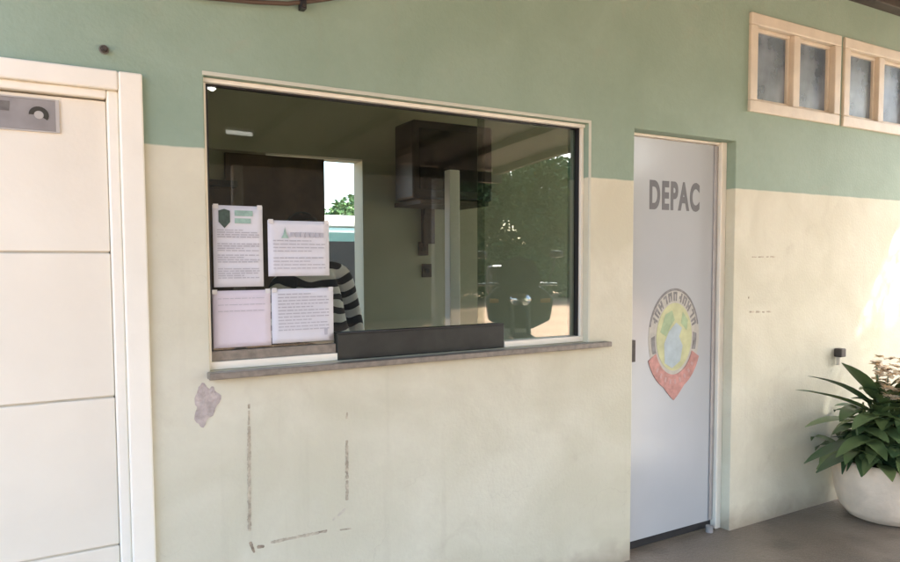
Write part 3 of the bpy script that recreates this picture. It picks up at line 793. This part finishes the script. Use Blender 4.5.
spots = [(11.0+2.7*i, -24.5+.8*math.sin(i*2.1), 1+.12*math.sin(i*1.7), i*1.1, 'dense tree in the row beyond the orange yard') for i in range(11)]
spots.append((5.2, 12.2, .46, .5, 'small tree behind the office seen through the inner doorway'))
for i, (x, y, s_, rz, lb) in enumerate(spots):
    o = proto if i == 0 else copy_tree(proto)
    o.location = (x, y, -.12); o.scale = (s_, s_, s_); o.rotation_euler = (0,0,rz); tag(o, lb, 'tree')
    if lb.startswith('dense tree'): o['group'] = 'trees beyond the orange yard'
def sun_blocker(name, loc, rad, h, n, seed):  # columnar tree, added only to block the sun
    rnd = random.Random(seed); r = empty(name, loc); t = MB(); t.smooth = True
    t.tube([(0,0,0),(.03,0,h*.4),(0,.02,h*.85)], [.14,.09,.03], 10); t.build('trunk', M['bark'], r)
    c = MB()
    for k in range(30):
        z = .35+(h-.75)*k/29; q = rad*min(1, (h-z)/(h*.10)+.1)*.5; a = k*2.4
        leaf_cloud(c, (q*.8*math.cos(a), q*.8*math.sin(a), z), (q*1.3, q*1.3, .45), n//30, .10, rnd)
    c.build('crown', M['leaf_tree'], r); return r
tag(sun_blocker('sun_blocker_tree', (8.45, -4.2, -.12), 1.05, 6.55, 21000, 5), 'unseen tall narrow tree added beyond the right end of the porch to block sun from the low wall', 'tree')  # unseen tree added to keep direct sun off the lower wall and floor
cl = tag(empty('sun_softening_creeper', (RX1, 0, 0)), 'unseen leafy creeper added along the right end of the porch roof to soften the sun patch', 'plant')  # unseen leaves added to break up the roof's shadow edge
rv = random.Random(8); c = MB()
for k in range(2600):
    dx = .03+abs(rv.gauss(0, .17)); p = Vector((dx, rv.uniform(-3.2, -.2), 0)); p.z = zt(p.y)+.12+rv.uniform(-.10, .16)-.3*dx
    a = Vector((rv.uniform(-1,1), rv.uniform(-1,1), rv.uniform(-.5,.5))).normalized(); b = a.cross(Vector((rv.uniform(-1,1), rv.uniform(-1,1), rv.uniform(-1,1)))).normalized(); q = rv.uniform(.018, .036)
    c.add([tuple(p-a*q), tuple(p-b*q*.6), tuple(p+a*q), tuple(p+b*q*.6)], [(0,1,2,3)])
c.build('leaves', M['leaf_tree'], cl)
c = MB(); c.smooth = True
c.tube([(.03, -.1-.25*k, zt(-.1-.25*k)+.18+.02*(k % 2)) for k in range(13)], .014, 8); c.build('vine_stem', M['bark'], cl)

# opposite building
ob = tag(empty('opposite_building', (0,-15,0)), 'long brown rendered building across the yard with tiled roof', 'building')
d = MB(); wall_grid(d, (-12, 10.2), (-.2, 4.4), [(-9,-7.8,1,2.2), (-5,-3.8,1,2.2), (-1.5,-.6,-.1,2.1), (3,4.2,1,2.2)], 0, -.2)
d.box(-12,-11.8,-6,-.2,-.2,4.4); d.box(10,10.2,-6,-.2,-.2,4.4); d.box(-12,10.2,-6.2,-6,-.2,4.4)
d.build('wall', M['opp'], ob)
d = MB(); d.plate([(.7,4.3),(-3.1,5.9),(-6.9,4.3),(-6.8,4.22),(-3.1,5.8),(.6,4.22)], -12.5, 10.7); d.v = [(y,x,z) for x,y,z in d.v]; d.build('roof', M['roof_tile'], ob)
for a in (-9,-5,3):
    d = MB(); d.box(a,a+1.2,-.12,-.1,1,2.2); d.build('window', M['screen'], ob)
d = MB(); d.box(-1.5,-.6,-.12,-.08,-.1,2.1); d.build('door', M['brown_wood'], ob)

# motorcycle, front towards the office
mk = tag(empty('motorcycle', (4.66,-3.95,0), math.radians(208)), 'black motorcycle parked under the porch, mirrored in the counter window', 'motorcycle')
def wheel(y):
    d = MB(); d.smooth = True; n = 36
    d.tube([(0, y+.26*math.cos(2*PI*k/n), .31+.26*math.sin(2*PI*k/n)) for k in range(n+1)], .05, 10, cap=False); t = d.build('wheel', M['rubber'], mk)
    d = MB(); d.tube([(-.05,y,.31),(.05,y,.31)], .045, 12)
    for k in range(8): d.tube([(0,y,.31),(0,y+.22*math.cos(k*PI/4),.31+.22*math.sin(k*PI/4))], .008, 6)
    d.build('rim', M['chrome'], t)
wheel(-.68); wheel(.68)
d = MB(); d.smooth = True
d.tube([(0,-.42,.93),(0,-.15,1.02),(0,.12,.92)], [.11,.17,.10], 14); d.build('tank', M['bike'], mk)
d = MB(); d.smooth = True; d.tube([(0,.1,.90),(0,.35,.88),(0,.72,.95)], [.11,.14,.08], 12); d.build('seat', M['rubber'], mk)
d = MB(); d.box(-.15,.15,-.28,.22,.34,.74); d.build('engine', M['silver'], mk, bevel=.03)
d = MB()
for sx in (-.08,.08): d.tube([(sx,-.68,.31),(sx,-.42,1.08)], .024, 8)
d.tube([(0,-.42,.98),(0,.1,.60),(0,.68,.31)], .03, 8); d.build('chassis', M['bike'], mk)
d = MB(); d.smooth = True; d.tube([(-.40,-.22,1.13),(-.22,-.38,1.14),(0,-.42,1.10),(.22,-.38,1.14),(.40,-.22,1.13)], .015, 8); d.build('handlebar', M['bike'], mk)
d = MB(); d.smooth = True; d.lathe([(.02,-.06),(.10,-.05),(.115,0),(.10,.05),(.02,.06)], (0,-.52,1.0), 20); d.build('headlight', M['chrome'], mk)
d = MB()
sc_ = [(-.17,1.08),(-.20,1.20),(-.15,1.36),(0,1.41),(.15,1.36),(.20,1.20),(.17,1.08)]
d.plate(sc_, -.56, -.545); d.v = [(x, y+.45*(z-1.08)+.9*x*x*2, z) for x, y, z in d.v]; d.build('windshield', M['rubber'], mk)
d = MB()
d.plate([(-.14,.70),(-.30,.78),(-.33,1.0),(-.20,1.12),(.20,1.12),(.33,1.0),(.30,.78),(.14,.70)], -.46, -.36); d.build('fairing', M['bike'], mk, bevel=.02)
d = MB(); d.plate([(-.09,.52),(-.11,.66),(.11,.66),(.09,.52)], -1.0, -.42); d.build('front_mudguard', M['bike'], mk, bevel=.02)
for sx in (-1,1):
    d = MB(); d.tube([(sx*.20,-.45,.98),(sx*.29,-.47,.98)], .022, 8); d.build('indicator', mat('amber_lens', (.5,.18,.02), .3), mk)
    d = MB(); d.smooth = True; d.tube([(sx*.15,.1,.42),(sx*.17,.5,.42),(sx*.17,.85,.52)], .045, 10); d.build('exhaust', M['chrome'], mk)
for sx in (-1,1):
    q = MB(); q.tube([(sx*.30,-.30,1.14),(sx*.37,-.34,1.40)], .008, 6); mm = q.build('mirror', M['bike'], mk)
    q = MB(); q.lathe([(.02,-.035),(.07,-.03),(.075,0),(.07,.03),(.02,.035)], (sx*.38,-.34,1.43), 16); q.build('mirror_shell', M['bike'], mm)
d = MB(); d.box(-.2,.2,.62,.98,.98,1.32); d.build('top_box', M['bike'], mk, bevel=.05)
d = MB(); d.box(-.09,.09,.86,.93,.80,.88); d.build('tail_light', M['red_lamp'], mk, bevel=.01)

# lamps under the porch ceiling
k = tag(empty('tube_lamp', (1.75,-4.6, zt(-4.6)-.02)), 'lit white tube lamp under the porch ceiling', 'lamp')
d = MB(); d.box(-.15,.15,-.05,.05,.0,.03); d.build('housing', M['white_paint'], k, bevel=.004)
d = MB(); d.tube([(-.135,0,-.02),(.135,0,-.02)], .018, 10); d.build('tube', M['lamp_on'], k)
k = tag(empty('bulb_lamp', (1.12,-2.85, zt(-2.85)-.01)), 'small lit bulb under the porch ceiling nearer the wall', 'lamp')
d = MB(); d.tube([(0,0,.03),(0,0,-.03)], .03, 12); d.build('socket', M['white_paint'], k)
d = MB(); d.smooth = True; d.lathe([(.012,.0),(.03,-.025),(.038,-.06),(.03,-.09),(.01,-.105)], (0,0,-.03), 16); d.build('bulb', M['bulb_on'], k)

# teal van behind the office, in the view through the inner doorway
vn = tag(empty('van', (3.9,6.6,-.12), 0), 'dark teal van, roof painted white as reflected sky, parked behind the office', 'van')
side = [(-2.2,.35),(2.2,.35),(2.3,.7),(2.25,1.1),(1.6,1.25),(1.15,1.88),(-2.15,1.88),(-2.25,1.0)]
d = MB(); d.plate(side, -.85, .85); d.build('body', M['teal'], vn, bevel=.06, seg=3)
d = MB(); d.plate([(-2.1,1.885),(1.1,1.885),(1.0,2.02),(-2.0,2.02)], -.8, .8); d.build('roof', M['white_paint'], vn, bevel=.05)  # top painted white for the bright sky the roof reflects
for a, b in ((-1.9,-1.0),(-.85,.1),(.25,1.0)):
    d = MB(); d.plate([(a,1.22),(b+.12*(a > 0),1.22),(b,1.72),(a,1.72)], -.858, -.852); d.build('window', M['screen'], vn)
for x in (-1.4,1.45):
    for y in (-.8,.8):
        q = MB(); q.smooth = True; q.lathe([(.2,-.1),(.31,-.09),(.33,-.05),(.33,.05),(.31,.09),(.2,.1)], (0,0,0), 24); q.v = [(x+a, y+c, .33+b) for a, b, c in q.v]; q.build('wheel', M['rubber'], vn)
for y in (-.6,.6):
    d = MB(); d.box(2.2,2.32,y-.14,y+.14,.75,.95); d.build('headlight', M['chrome'], vn, bevel=.02)
vn.scale = (1.09, 1.09, 1.09)
mk.scale = (1.1, 1.1, 1.1)
